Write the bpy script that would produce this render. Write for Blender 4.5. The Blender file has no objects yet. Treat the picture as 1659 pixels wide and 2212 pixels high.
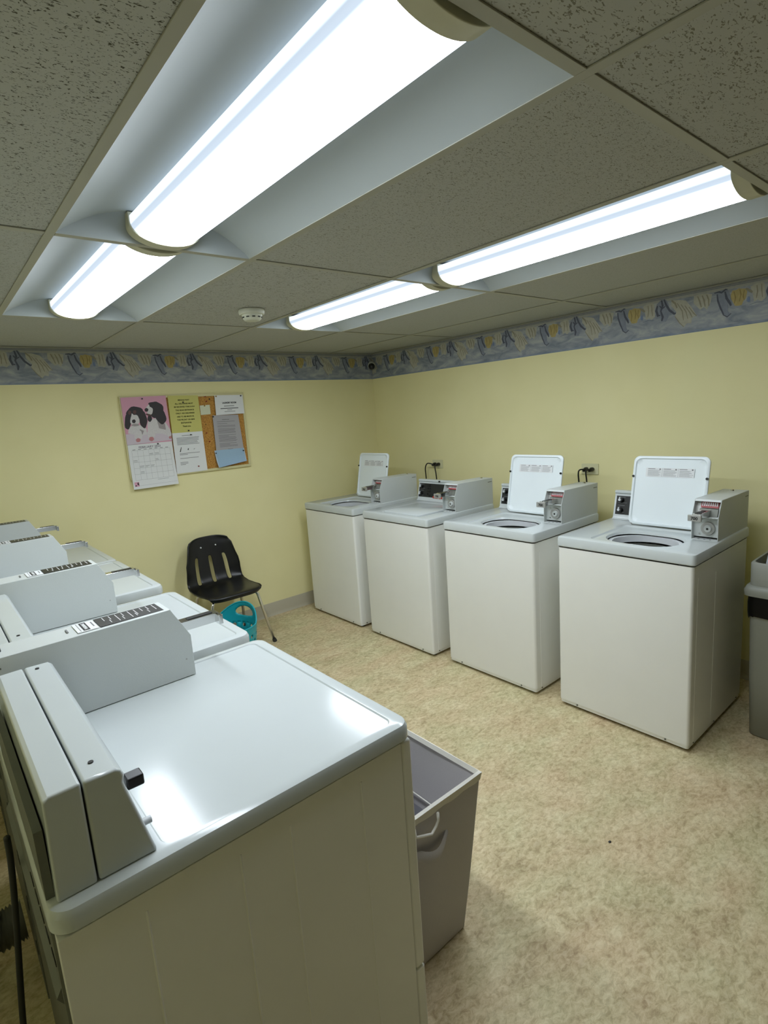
import bpy, math, random
from math import sin, cos, pi, radians
from mathutils import Vector, Matrix, Euler
random.seed(7)
SC = bpy.context.scene
COL = SC.collection

# ------------------------------------------------------------------ camera, world, exposure
CAM = (-3.2919, -3.9664, 1.5755)
YAW, PITCH, ROLL, FPX = -0.69634, -0.17578, -0.06877, 1191.86
fw = Vector((sin(-YAW)*cos(PITCH), cos(-YAW)*cos(PITCH), sin(PITCH)))
rt = fw.cross(Vector((0, 0, 1))).normalized(); up = rt.cross(fw)
r2 = cos(ROLL)*rt + sin(ROLL)*up; u2 = -sin(ROLL)*rt + cos(ROLL)*up
cd = bpy.data.cameras.new('camera'); cam = bpy.data.objects.new('camera', cd); COL.objects.link(cam)
m = Matrix((r2, u2, -fw)).transposed().to_4x4(); m.translation = Vector(CAM); cam.matrix_world = m
cd.sensor_fit = 'HORIZONTAL'; cd.sensor_width = 36; cd.lens = 36*FPX/1659; cd.clip_start = 0.02
SC.camera = cam
SC.view_settings.view_transform = 'Standard'; SC.view_settings.look = 'None'
SC.view_settings.gamma = 1; SC.view_settings.use_curve_mapping = False
SC.view_settings.exposure = 0.38
LENS_POWER = 20.0
w = bpy.data.worlds.new('world'); SC.world = w; w.use_nodes = True
w.node_tree.nodes['Background'].inputs[0].default_value = (0.5, 0.52, 0.5, 1)
w.node_tree.nodes['Background'].inputs[1].default_value = 0.02
SC.cycles.max_bounces = 10; SC.cycles.diffuse_bounces = 8; SC.cycles.use_denoising = True

H = 2.109; BZ = 1.893; WALL_L = -3.75; WALL_F = -5.0
TH = -0.0079; GA, GB = -2.9246, -3.4220
LX = [GA, GA+.6096-.0198, GA+1.2192-.0047, GA+1.8288+.0075, GA+2.4384+.0042]
CY = [GB+.0058, GB+1.2192, GB+2.4384-.0036]

# ------------------------------------------------------------------ materials
def lin(c):
    return tuple(((v/255)/12.92 if v/255 <= .04045 else ((v/255+.055)/1.055)**2.4) for v in c) + (1,)
MATS = {}
def mat(name, col, rough=.5, metal=0, spec=.5, noise=None, bump=None, coat=0, emis=None, sheen=0, trans=0):
    if name in MATS: return MATS[name]
    m = bpy.data.materials.new(name); m.use_nodes = True; nt = m.node_tree
    b = nt.nodes['Principled BSDF']; c = lin(col)
    b.inputs['Base Color'].default_value = c; b.inputs['Roughness'].default_value = rough
    b.inputs['Metallic'].default_value = metal; b.inputs['Specular IOR Level'].default_value = spec
    b.inputs['Coat Weight'].default_value = coat
    b.inputs['Sheen Weight'].default_value = sheen
    tc = nt.nodes.new('ShaderNodeTexCoord')
    sc, amt = noise or (6, .03)
    n = nt.nodes.new('ShaderNodeTexNoise'); n.inputs['Scale'].default_value = sc; n.inputs['Detail'].default_value = 4
    nt.links.new(tc.outputs['Object'], n.inputs['Vector'])
    mx = nt.nodes.new('ShaderNodeMix'); mx.data_type = 'RGBA'
    mx.inputs['A'].default_value = tuple(v*(1-amt) for v in c[:3])+(1,); mx.inputs['B'].default_value = tuple(min(1, v*(1+amt)) for v in c[:3])+(1,)
    nt.links.new(n.outputs['Fac'], mx.inputs['Factor']); nt.links.new(mx.outputs['Result'], b.inputs['Base Color'])
    if bump:
        n2 = nt.nodes.new('ShaderNodeTexNoise'); n2.inputs['Scale'].default_value = bump[0]; n2.inputs['Detail'].default_value = 2
        nt.links.new(tc.outputs['Object'], n2.inputs['Vector'])
        bp = nt.nodes.new('ShaderNodeBump'); bp.inputs['Strength'].default_value = bump[1]; bp.inputs['Distance'].default_value = .001
        nt.links.new(n2.outputs['Fac'], bp.inputs['Height']); nt.links.new(bp.outputs['Normal'], b.inputs['Normal'])
    MATS[name] = m; return m
white = mat('appliance_enamel', (191, 197, 196), .14, spec=.36, coat=0, bump=(260, .03))
white_side = mat('painted_steel', (230, 231, 226), .35, bump=(300, .1))
boxpaint = mat('coin_box_paint', (196, 201, 199), .4, bump=(500, .2))
liner = mat('lid_inner_enamel', (222, 230, 232), .3)
black = mat('black_plastic', (14, 14, 13), .35)
panel_black = mat('control_panel_black', (30, 31, 30), .4, noise=(30, .2))
chrome = mat('chrome', (225, 225, 224), .14, metal=1)
dullmetal = mat('dull_steel', (172, 172, 168), .35, metal=.45, noise=(40, .12))
greymetal = mat('galvanised_grey', (110, 112, 104), .5, metal=.4, noise=(20, .15))
darkgap = mat('dark_interior', (20, 22, 20), .7)
ringm = mat('tub_ring_plastic', (205, 208, 210), .3)
red = mat('red_plastic', (150, 60, 62), .5)
redink = mat('red_ink', (200, 62, 40), .6)
ink = mat('black_ink', (35, 34, 32), .7)
greyink = mat('grey_ink', (120, 122, 122), .7)
paper = mat('white_paper', (218, 220, 220), .8)
greypaper = mat('grey_paper', (165, 163, 165), .8)
bluepaper = mat('blue_paper', (150, 178, 200), .8)
yellowpaper = mat('yellow_paper', (196, 192, 112), .8)
notep = mat('pale_note', (205, 208, 180), .8)
frame_m = mat('pale_frame', (205, 198, 150), .5)
ivory = mat('ivory_plastic', (208, 205, 165), .45)
teal = mat('teal_plastic', (20, 158, 170), .35)
gcan = mat('grey_can_plastic', (140, 142, 132), .5)
gcan2 = mat('light_grey_flap', (165, 168, 172), .5)
bag = mat('black_bag', (5, 5, 6), .4, spec=.25, bump=(40, .5))
fabric = mat('grey_fabric', (186, 182, 183), .95, noise=(500, .1), bump=(600, .3), sheen=.2)
fabric_in = mat('grey_mesh_lining', (150, 150, 155), .95, noise=(900, .3))
wfab = mat('white_fabric_trim', (225, 222, 212), .9)
dark_rub = mat('dark_rubber', (38, 38, 34), .6)
foil = mat('vent_foil', (95, 95, 88), .5, metal=.6)
capm = mat('lamp_cap', (190, 188, 165), .5)
troff = mat('troffer_enamel', (160, 167, 167), .6)
det = mat('detector_plastic', (190, 192, 175), .5)

def node_mat(name):
    m = bpy.data.materials.new(name); m.use_nodes = True; return m, m.node_tree, m.node_tree.nodes['Principled BSDF']
def N(nt, t, **kw):
    n = nt.nodes.new(t)
    for k, v in kw.items():
        if k in n.inputs: n.inputs[k].default_value = v
        else: setattr(n, k, v)
    return n
def ramp(nt, pts):
    r = nt.nodes.new('ShaderNodeValToRGB'); e = r.color_ramp.elements
    while len(e) < len(pts): e.new(.5)
    for i, (p, c) in enumerate(pts): e[i].position = p; e[i].color = c if len(c) == 4 else lin(c)
    return r
# vinyl floor
floor_m, nt, b = node_mat('mottled_vinyl')
tc = N(nt, 'ShaderNodeTexCoord'); mp = N(nt, 'ShaderNodeMapping'); mp.inputs['Rotation'].default_value = (0, 0, .5); mp.inputs['Scale'].default_value = (1, 1.6, 1)
nt.links.new(tc.outputs['Object'], mp.inputs['Vector'])
n1 = N(nt, 'ShaderNodeTexNoise', Scale=7.0, Detail=8.0, Roughness=.68, Distortion=1.0); nt.links.new(mp.outputs['Vector'], n1.inputs['Vector'])
n2 = N(nt, 'ShaderNodeTexNoise', Scale=38.0, Detail=6.0, Roughness=.75, Distortion=.6); nt.links.new(mp.outputs['Vector'], n2.inputs['Vector'])
n3 = N(nt, 'ShaderNodeTexNoise', Scale=3.0, Detail=3.0); nt.links.new(mp.outputs['Vector'], n3.inputs['Vector'])
r1 = ramp(nt, [(.34, (146, 128, 94)), (.5, (192, 176, 138)), (.64, (216, 206, 170))]); nt.links.new(n1.outputs['Fac'], r1.inputs['Fac'])
r2_ = ramp(nt, [(.38, (128, 112, 80)), (.5, (194, 180, 142)), (.62, (226, 216, 182))]); nt.links.new(n2.outputs['Fac'], r2_.inputs['Fac'])
r3 = ramp(nt, [(.35, (206, 168, 132)), (.65, (184, 188, 138))]); nt.links.new(n3.outputs['Fac'], r3.inputs['Fac'])
m1 = N(nt, 'ShaderNodeMix', data_type='RGBA'); m1.inputs['Factor'].default_value = .5
nt.links.new(r1.outputs['Color'], m1.inputs['A']); nt.links.new(r2_.outputs['Color'], m1.inputs['B'])
m2 = N(nt, 'ShaderNodeMix', data_type='RGBA'); m2.inputs['Factor'].default_value = .22
nt.links.new(m1.outputs['Result'], m2.inputs['A']); nt.links.new(r3.outputs['Color'], m2.inputs['B'])
nt.links.new(m2.outputs['Result'], b.inputs['Base Color']); b.inputs['Roughness'].default_value = .5; b.inputs['Specular IOR Level'].default_value = .3
# wall paint
wall_m, nt, b = node_mat('pale_yellow_paint')
tc = N(nt, 'ShaderNodeTexCoord'); n1 = N(nt, 'ShaderNodeTexNoise', Scale=3.0, Detail=3.0); nt.links.new(tc.outputs['Object'], n1.inputs['Vector'])
r1 = ramp(nt, [(.3, (226, 219, 166)), (.7, (230, 223, 172))]); nt.links.new(n1.outputs['Fac'], r1.inputs['Fac']); nt.links.new(r1.outputs['Color'], b.inputs['Base Color'])
b.inputs['Roughness'].default_value = .6; b.inputs['Specular IOR Level'].default_value = .3
n2 = N(nt, 'ShaderNodeTexNoise', Scale=260.0, Detail=2.0); nt.links.new(tc.outputs['Object'], n2.inputs['Vector'])
bp = N(nt, 'ShaderNodeBump', Strength=.25, Distance=.001); nt.links.new(n2.outputs['Fac'], bp.inputs['Height']); nt.links.new(bp.outputs['Normal'], b.inputs['Normal'])
# fissured ceiling tile (a few directions and coarsenesses)
def tile_mat(name, rot, scale, amount, dark):
    m, nt, b = node_mat(name)
    tc = N(nt, 'ShaderNodeTexCoord'); mp = N(nt, 'ShaderNodeMapping'); mp.inputs['Rotation'].default_value = (0, 0, rot); mp.inputs['Scale'].default_value = (1, 2.1, 1)
    nt.links.new(tc.outputs['Object'], mp.inputs['Vector'])
    n1 = N(nt, 'ShaderNodeTexNoise', Scale=scale, Detail=1.5, Roughness=.4, Distortion=1.2); nt.links.new(mp.outputs['Vector'], n1.inputs['Vector'])
    n2 = N(nt, 'ShaderNodeTexNoise', Scale=scale*.3, Detail=1.0); nt.links.new(mp.outputs['Vector'], n2.inputs['Vector'])
    ad = N(nt, 'ShaderNodeMath', operation='MULTIPLY_ADD'); ad.inputs[1].default_value = .25
    nt.links.new(n2.outputs['Fac'], ad.inputs[0]); nt.links.new(n1.outputs['Fac'], ad.inputs[2])
    r = ramp(nt, [(amount, (0, 0, 0, 1)), (amount+.025, (1, 1, 1, 1))]); nt.links.new(ad.outputs[0], r.inputs['Fac'])
    mx = N(nt, 'ShaderNodeMix', data_type='RGBA'); mx.inputs['A'].default_value = lin((174, 175, 170)); mx.inputs['B'].default_value = lin(dark)
    nt.links.new(r.outputs['Color'], mx.inputs['Factor']); nt.links.new(mx.outputs['Result'], b.inputs['Base Color'])
    mn = N(nt, 'ShaderNodeMath', operation='SUBTRACT'); mn.inputs[0].default_value = 1; nt.links.new(r.outputs['Color'], mn.inputs[1])
    bp = N(nt, 'ShaderNodeBump', Strength=.5, Distance=.002); nt.links.new(mn.outputs[0], bp.inputs['Height']); nt.links.new(bp.outputs['Normal'], b.inputs['Normal'])
    b.inputs['Roughness'].default_value = .95; b.inputs['Specular IOR Level'].default_value = .1
    return m
tiles = [tile_mat('fissured_tile_fine', .3, 150, .755, (84, 83, 74)), tile_mat('fissured_tile_coarse', .35, 105, .745, (126, 124, 112)),
         tile_mat('fissured_tile_small', 1.2, 175, .745, (122, 120, 106)), tile_mat('plain_tile', .9, 260, .77, (140, 139, 126))]
gridm = mat('grid_bar_paint', (160, 159, 146), .5)
# cork
cork, nt, b = node_mat('cork')
tc = N(nt, 'ShaderNodeTexCoord'); n1 = N(nt, 'ShaderNodeTexNoise', Scale=120.0, Detail=4.0, Roughness=.7); nt.links.new(tc.outputs['Object'], n1.inputs['Vector'])
r1 = ramp(nt, [(.35, (146, 100, 42)), (.65, (196, 148, 72))]); nt.links.new(n1.outputs['Fac'], r1.inputs['Fac']); nt.links.new(r1.outputs['Color'], b.inputs['Base Color']); b.inputs['Roughness'].default_value = .9
# wallpaper sky background
sky_m, nt, b = node_mat('wallpaper_clouds')
tc = N(nt, 'ShaderNodeTexCoord'); mp = N(nt, 'ShaderNodeMapping'); mp.inputs['Scale'].default_value = (1, 1, 2.6); nt.links.new(tc.outputs['Object'], mp.inputs['Vector'])
n1 = N(nt, 'ShaderNodeTexNoise', Scale=8.0, Detail=5.0, Roughness=.6, Distortion=.8); nt.links.new(mp.outputs['Vector'], n1.inputs['Vector'])
r1 = ramp(nt, [(.33, (112, 120, 130)), (.5, (138, 144, 150)), (.68, (166, 168, 164))]); nt.links.new(n1.outputs['Fac'], r1.inputs['Fac']); nt.links.new(r1.outputs['Color'], b.inputs['Base Color']); b.inputs['Roughness'].default_value = .6
def wc(name, c, amt=.22): return mat(name, c, .7, noise=(45, amt))
c_yel = wc('print_ochre', (166, 150, 96)); c_yel2 = wc('print_ochre_dark', (138, 122, 72)); c_cream = wc('print_cream', (166, 163, 147)); c_cream2 = wc('print_cream_fold', (134, 130, 110))
c_grey = wc('print_slate', (122, 128, 140)); c_dark = wc('print_charcoal', (76, 80, 92)); c_blue = wc('print_blue', (108, 124, 152)); c_line = wc('print_line', (104, 110, 124)); c_top = wc('print_haze', (154, 154, 146), .12)
# lamp lens: emits, strongest straight down, weaker out of its upper flanks
lens_m = bpy.data.materials.new('lit_lens'); lens_m.use_nodes = True; nt = lens_m.node_tree; nt.nodes.clear()
out = nt.nodes.new('ShaderNodeOutputMaterial'); em = nt.nodes.new('ShaderNodeEmission'); tc = nt.nodes.new('ShaderNodeTexCoord')
sx = nt.nodes.new('ShaderNodeSeparateXYZ'); nt.links.new(tc.outputs['Normal'], sx.inputs[0])
neg = nt.nodes.new('ShaderNodeMath'); neg.operation = 'MULTIPLY'; neg.inputs[1].default_value = -1; nt.links.new(sx.outputs['Z'], neg.inputs[0])
ma = nt.nodes.new('ShaderNodeValToRGB'); e = ma.color_ramp.elements; ma.color_ramp.interpolation = 'EASE'
for p_, v_ in ((.18, .055), (.34, .034), (.62, .036), (.8, .12), (.955, 1)):
    q_ = e.new(p_); q_.color = (v_, v_, v_, 1)
e[0].color = (.055, .055, .055, 1); e[-1].color = (1, 1, 1, 1)
nt.links.new(neg.outputs[0], ma.inputs['Fac']); mr = ma
ml = nt.nodes.new('ShaderNodeMath'); ml.operation = 'MULTIPLY'; ml.inputs[1].default_value = LENS_POWER; nt.links.new(ma.outputs[0], ml.inputs[0]); nt.links.new(ml.outputs[0], em.inputs['Strength'])
cmx = nt.nodes.new('ShaderNodeMix'); cmx.data_type = 'RGBA'; cmx.inputs['A'].default_value = (.72, .85, 1, 1); cmx.inputs['B'].default_value = (.86, .925, 1, 1)
nt.links.new(mr.outputs[0], cmx.inputs['Factor']); nt.links.new(cmx.outputs['Result'], em.inputs['Color'])
nt.links.new(em.outputs[0], out.inputs['Surface'])

# ------------------------------------------------------------------ mesh helpers
def rr(cx, cy, hx, hy, r, n=6):
    pts = []
    for k, (sx, sy) in enumerate([(1, 1), (-1, 1), (-1, -1), (1, -1)]):
        for i in range(n+1):
            a = (k + i/n)*pi/2
            pts.append((cx+sx*(hx-r)+r*cos(a), cy+sy*(hy-r)+r*sin(a)))
    return pts
class MB:
    def __init__(s): s.v = []; s.f = []; s.mi = []
    def add(s, vs, fs, mi=0):
        o = len(s.v); s.v += [tuple(p) for p in vs]; s.f += [tuple(i+o for i in f) for f in fs]; s.mi += [mi]*len(fs); return s
    def box(s, x0, x1, y0, y1, z0, z1, mi=0):
        return s.add([(x0, y0, z0), (x1, y0, z0), (x1, y1, z0), (x0, y1, z0), (x0, y0, z1), (x1, y0, z1), (x1, y1, z1), (x0, y1, z1)],
                     [(3, 2, 1, 0), (4, 5, 6, 7), (0, 1, 5, 4), (1, 2, 6, 5), (2, 3, 7, 6), (3, 0, 4, 7)], mi)
    def loft(s, loops, cap0=True, cap1=True, mi=0, closed=True):
        n = len(loops[0]); vs = [p for l in loops for p in l]; fs = []
        for i in range(len(loops)-1):
            for j in range(n if closed else n-1):
                a, b_ = i*n+j, i*n+(j+1) % n; fs.append((a, b_, b_+n, a+n))
        if cap0: fs.append(tuple(range(n-1, -1, -1)))
        if cap1: fs.append(tuple((len(loops)-1)*n+j for j in range(n)))
        return s.add(vs, fs, mi)
    def prism(s, prof, a0, a1, axis='y', mi=0):
        if axis == 'y': L = [[(x, a0, z) for x, z in prof], [(x, a1, z) for x, z in prof]]
        elif axis == 'x': L = [[(a0, x, z) for x, z in prof], [(a1, x, z) for x, z in prof]]
        else: L = [[(x, z, a0) for x, z in prof], [(x, z, a1) for x, z in prof]]
        return s.loft(L, mi=mi)
    def tube(s, path, r, n=10, mi=0, closed=False):
        P = [Vector(p) for p in path]; L = []
        rad = r if isinstance(r, (list, tuple)) else [r]*len(P)
        ref = Vector((0, 0, 1))
        for i, p in enumerate(P):
            if closed: t = P[(i+1) % len(P)]-P[i-1]
            else: t = (P[min(i+1, len(P)-1)]-P[max(i-1, 0)])
            t.normalize(); a = t.cross(ref)
            if a.length < .2: a = t.cross(Vector((1, 0, 0)))
            a.normalize(); b_ = a.cross(t); 
            if i and (a.dot(pa) < 0): a = -a; b_ = -b_
            pa = a
            L.append([p+rad[i]*(cos(2*pi*k/n)*a+sin(2*pi*k/n)*b_) for k in range(n)])
        if closed: return s.loft(L+[L[0]], False, False, mi)
        return s.loft(L, mi=mi)
    def cyl(s, p0, p1, r0, r1=None, n=20, mi=0): return s.tube([p0, p1], [r0, r1 if r1 is not None else r0], n, mi)
    def poly(s, pts, mi=0): return s.add(pts, [tuple(range(len(pts)))], mi)
    def build(s, name, m, parent=None, bevel=0, seg=2, smooth=True, ang=35):
        me = bpy.data.meshes.new(name); me.from_pydata(s.v, [], s.f)
        ms = m if isinstance(m, (list, tuple)) else [m]
        for q in ms: me.materials.append(q)
        me.polygons.foreach_set('material_index', s.mi)
        import bmesh
        bm = bmesh.new(); bm.from_mesh(me); bmesh.ops.recalc_face_normals(bm, faces=bm.faces); bm.to_mesh(me); bm.free()
        if smooth:
            me.polygons.foreach_set('use_smooth', [True]*len(me.polygons)); me.set_sharp_from_angle(angle=radians(ang))
        o = bpy.data.objects.new(name, me); COL.objects.link(o)
        if parent: o.parent = parent
        if bevel:
            b = o.modifiers.new('bevel', 'BEVEL'); b.width = bevel; b.segments = seg; b.limit_method = 'ANGLE'; b.angle_limit = radians(40); b.harden_normals = True
        return o
def parts(name, m, parent, mbs, **k):
    return [q.build(name, m, parent, **k) for q in mbs]
def tag(o, label, cat, group=None, kind=None):
    if label: o['label'] = label
    if cat: o['category'] = cat
    if group: o['group'] = group
    if kind: o['kind'] = kind
    return o
def thing(name, label, cat, loc=(0, 0, 0), rz=0, group=None):
    o = bpy.data.objects.new(name, None); o.empty_display_size = .1; COL.objects.link(o); o.location = loc; o.rotation_euler = (0, 0, rz)
    return tag(o, label, cat, group)
def struct(o): o['kind'] = 'structure'; return o
def copy_tree(o, parent=None):
    c = o.copy(); COL.objects.link(c); c.parent = parent
    for ch in list(o.children): copy_tree(ch, c)
    return c
def text(body, size, m, parent, matrix, name='lettering', bold=0, align='CENTER', spacing=1.0, ex=.0002, sx=1.0):
    cu = bpy.data.curves.new('t', 'FONT'); cu.body = body; cu.size = size; cu.align_x = align; cu.offset = bold; cu.space_line = spacing; cu.extrude = ex; cu.resolution_u = 3
    t = bpy.data.objects.new('t', cu); COL.objects.link(t)
    dg = bpy.context.evaluated_depsgraph_get(); me = bpy.data.meshes.new_from_object(t.evaluated_get(dg))
    bpy.data.objects.remove(t)
    me.transform(matrix @ Matrix.Diagonal((sx, 1, 1, 1)))
    me.materials.clear(); me.materials.append(m)
    o = bpy.data.objects.new(name, me); COL.objects.link(o)
    if parent: o.parent = parent
    return o
# text frames: on the back wall (faces -y) and on local fronts facing -x
def m_back(x, y, z): return Matrix.Translation((x, y, z)) @ Matrix.Rotation(pi/2, 4, 'X')
def m_front(x, y, z): return Matrix.Translation((x, y, z)) @ Matrix.Rotation(-pi/2, 4, 'Z') @ Matrix.Rotation(pi/2, 4, 'X')

# ------------------------------------------------------------------ room shell
struct(MB().box(WALL_L-.1, .1, WALL_F-.1, .1, -.1, 0).build('floor', floor_m, smooth=False))
struct(MB().box(WALL_L-.1, .1, 0, .1, 0, H+.12).build('wall_back', wall_m, smooth=False))
struct(MB().box(0, .1, WALL_F, 0, 0, H+.12).build('wall_right', wall_m, smooth=False))
struct(MB().box(WALL_L-.1, WALL_L, WALL_F, 0, 0, H+.12).build('wall_left', wall_m, smooth=False))
struct(MB().box(WALL_L-.1, .1, WALL_F-.1, WALL_F, 0, H+.12).build('wall_front', mat('bounce_cut_brown', (60, 52, 40), .6, noise=(4, .2)), smooth=False))  # unseen wall, coloured dark to keep bounced light off the nearest dryer's side
basem = mat('vinyl_cove_base', (180, 174, 154), .5)
cove = [(0, 0), (-.012, 0), (-.006, .012), (-.004, .03), (-.004, .104), (-.002, .11), (0, .11)]
struct(MB().prism([(y, z) for y, z in cove], WALL_L, 0, 'x').build('baseboard_back', basem))
struct(MB().prism([(x, z) for x, z in cove], WALL_F, 0, 'y').build('baseboard_right', basem))

# ceiling: tile field around the four fixtures, at the grid's slight skew
ct, st = cos(TH), sin(TH)
def G(x, y, z=H):
    dx, dy = x-GA, y-GB; return (GA+ct*dx-st*dy, GB+st*dx+ct*dy, z)
XL = [WALL_L-.2, GA-.6096] + LX + [.15]
YL = [WALL_F-.15, CY[0]-1.2192, CY[0], CY[1], CY[2], .15]
fixtures = {(2, 2), (2, 3), (4, 2), (4, 3)}
kinds = {(1, 2): 0, (1, 3): 2, (3, 2): 2, (3, 3): 1, (3, 1): 1, (4, 1): 1, (2, 1): 1, (1, 1): 0}
mb = MB(); bar = MB(); T = .012
for i in range(len(XL)-1):
    for j in range(len(YL)-1):
        x0, x1, y0, y1 = XL[i], XL[i+1], YL[j], YL[j+1]
        if (i, j) in fixtures: continue
        k = kinds.get((i, j), 3)
        z = H+.004
        p = [G(x0, y0, z), G(x1, y0, z), G(x1, y1, z), G(x0, y1, z)]
        q = [(a, b_, H+.02) for a, b_, _ in p]
        mb.loft([p, q], mi=k)
def gbar(x0, x1, y0, y1):
    p = [G(x0, y0, H), G(x1, y0, H), G(x1, y1, H), G(x0, y1, H)]
    bar.loft([p, [(a, b_, H+.0035) for a, b_, _ in p]])
for x in XL[1:-1]: gbar(x-T, x+T, YL[0], YL[-1])
for y in YL[1:-1]:
    for i in range(len(XL)-1):
        a = XL[i]+(T if i else 0); b_ = XL[i+1]-(T if i < len(XL)-2 else 0); gbar(a, b_, y-T, y+T)
ceil = struct(mb.build('ceiling', tiles, smooth=False))
bar.build('ceiling_grid', gridm, ceil, bevel=.0008, seg=1, smooth=False)
struct(MB().box(WALL_L-.1, .1, WALL_F-.1, .1, H+.14, H+.2).build('ceiling_slab', darkgap, smooth=False))  # unseen slab above the ceiling tiles, not a trim
# shadow gap moulding along the walls
struct(MB().box(WALL_L, 0, -.02, 0, H-.002, H+.002).box(-.02, 0, WALL_F, -.02, H-.002, H+.002).build('trim_1', gridm, smooth=False))

# wallpaper borders (clothes on a line over clouds)
UNIT = []
def sh(k, pts): UNIT.append((k, pts))
def stroke(k, pts, wd):
    L = []; R = []
    for i, p in enumerate(pts):
        a = pts[max(i-1, 0)]; b_ = pts[min(i+1, len(pts)-1)]; dx, dy = b_[0]-a[0], b_[1]-a[1]; l = math.hypot(dx, dy) or 1
        ww = wd*(.35+.65*sin(pi*(i+.5)/len(pts)))/2
        L.append((p[0]-dy/l*ww, p[1]+dx/l*ww)); R.append((p[0]+dy/l*ww, p[1]-dx/l*ww))
    UNIT.append((k, L+R[::-1]))
def blob(k, cx, cy, rx, ry, jit=.12, n=16, rot=0):
    P = []
    for i in range(n):
        a = 2*pi*i/n; r = 1+jit*sin(3*a+cx*90)+jit*.6*sin(7*a+cy*70); x, y = rx*r*cos(a), ry*r*sin(a)
        P.append((cx+x*cos(rot)-y*sin(rot), cy+x*sin(rot)+y*cos(rot)))
    UNIT.append((k, P))
# 0 yel 1 yel2 2 cream 3 cream2 4 grey 5 dark 6 blue 7 line
blob(0, 0, .142, .036, .042); stroke(1, [(-.022, .17), (-.014, .14), (-.018, .112)], .006); stroke(1, [(.004, .175), (.01, .15), (.004, .118)], .006); stroke(1, [(.024, .168), (.02, .14), (.026, .12)], .005)
blob(6, .044, .12, .008, .014)
sh(2, [(.05, .18), (.07, .188), (.1, .192), (.112, .18), (.118, .115), (.1, .1), (.085, .112), (.068, .105), (.062, .14)]); stroke(3, [(.078, .18), (.082, .15), (.078, .12)], .006); stroke(3, [(.098, .182), (.1, .15), (.104, .12)], .005); stroke(3, [(.03, .175), (.05, .16), (.06, .15)], .012)
stroke(7, [(.05, .094), (.08, .1), (.11, .098)], .003)
sh(4, [(.125, .178), (.15, .198), (.175, .196), (.19, .17), (.2, .118), (.178, .078), (.152, .085), (.142, .12), (.128, .118)])
stroke(5, [(.13, .17), (.124, .145), (.134, .115), (.146, .118)], .014); stroke(5, [(.152, .195), (.158, .165), (.148, .135)], .012); stroke(5, [(.165, .198), (.178, .165), (.196, .135), (.222, .112), (.232, .115)], .012); stroke(5, [(.15, .135), (.16, .105), (.155, .085)], .012); stroke(5, [(.142, .168), (.156, .15), (.172, .16)], .009)
sh(2, [(.205, .185), (.24, .182), (.28, .17), (.31, .13), (.335, .085), (.312, .075), (.31, .048), (.288, .052), (.272, .035), (.25, .062), (.225, .1), (.232, .12), (.205, .155)])
for a in range(4): stroke(3, [(.235+.02*a, .165-.01*a), (.262+.02*a, .12-.008*a), (.27+.022*a, .07+.004*a)], .0055)
stroke(3, [(.205, .185), (.225, .165), (.235, .14)], .01); stroke(3, [(.225, .098), (.25, .06), (.272, .036)], .005)
sh(2, [(.32, .185), (.345, .19), (.385, .185), (.408, .178), (.402, .14), (.385, .105), (.37, .12), (.352, .11), (.335, .13), (.318, .15)])
for a in range(3): stroke(3, [(.338+.022*a, .18), (.348+.022*a, .155), (.358+.018*a, .122)], .008)
sh(4, [(.428, .185), (.455, .188), (.478, .19), (.492, .16), (.502, .112), (.494, .1), (.482, .125), (.485, .08), (.496, .064), (.484, .052), (.458, .068), (.446, .11), (.43, .15)])
stroke(5, [(.418, .18), (.44, .182), (.452, .176), (.47, .188), (.478, .186)], .009); stroke(5, [(.432, .172), (.436, .14), (.45, .1), (.466, .065)], .009); stroke(5, [(.468, .178), (.476, .145), (.492, .118), (.498, .104)], .012); stroke(5, [(.462, .066), (.482, .052), (.5, .066)], .006)
UM = [c_yel, c_yel2, c_cream, c_cream2, c_grey, c_dark, c_blue, c_line]
def border(name, mp, ulo, uhi, u0s):
    mb = MB(); d = .0016
    def quad(a, b_, v0, v1, off, mi): mb.add([mp(a, off, v0), mp(b_, off, v0), mp(b_, off, v1), mp(a, off, v1)], [(0, 1, 2, 3)], mi)
    # sheet with thickness
    f = [mp(ulo, d, 0), mp(uhi, d, 0), mp(uhi, d, H-BZ), mp(ulo, d, H-BZ)]; r = [mp(ulo, 0, 0), mp(uhi, 0, 0), mp(uhi, 0, H-BZ), mp(ulo, 0, H-BZ)]
    mb.loft([r, f], mi=0)
    quad(ulo, uhi, .186, .2159, d+.0002, 9); quad(ulo, uhi, .2, .203, d+.0004, 8); quad(ulo, uhi, .207, .21, d+.0004, 8)
    quad(ulo, uhi, 0, .004, d+.0003, 7); quad(ulo, uhi, .009, .011, d+.0003, 7)
    for u0 in u0s:
        for lev, (k, pts) in enumerate(UNIT):
            P = [(min(max(u0+u, ulo), uhi), v) for u, v in pts]
            if max(p[0] for p in P)-min(p[0] for p in P) < .002: continue
            off = d+.0006+.00003*lev
            mb.add([mp(u, off, v) for u, v in P], [tuple(range(len(P)))], k+1)
    return struct(mb.build(name, [sky_m]+UM+[c_top], smooth=False))
border('trim_2', lambda u, o, v: (u, -o, BZ+v), WALL_L+.01, -.002, [-2.354+.531*k for k in range(-4, 5)])
border('trim_3', lambda u, o, v: (-o, -u, BZ+v), .002, 4.95, [.276+.5305*k for k in range(-1, 9)])

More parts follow.
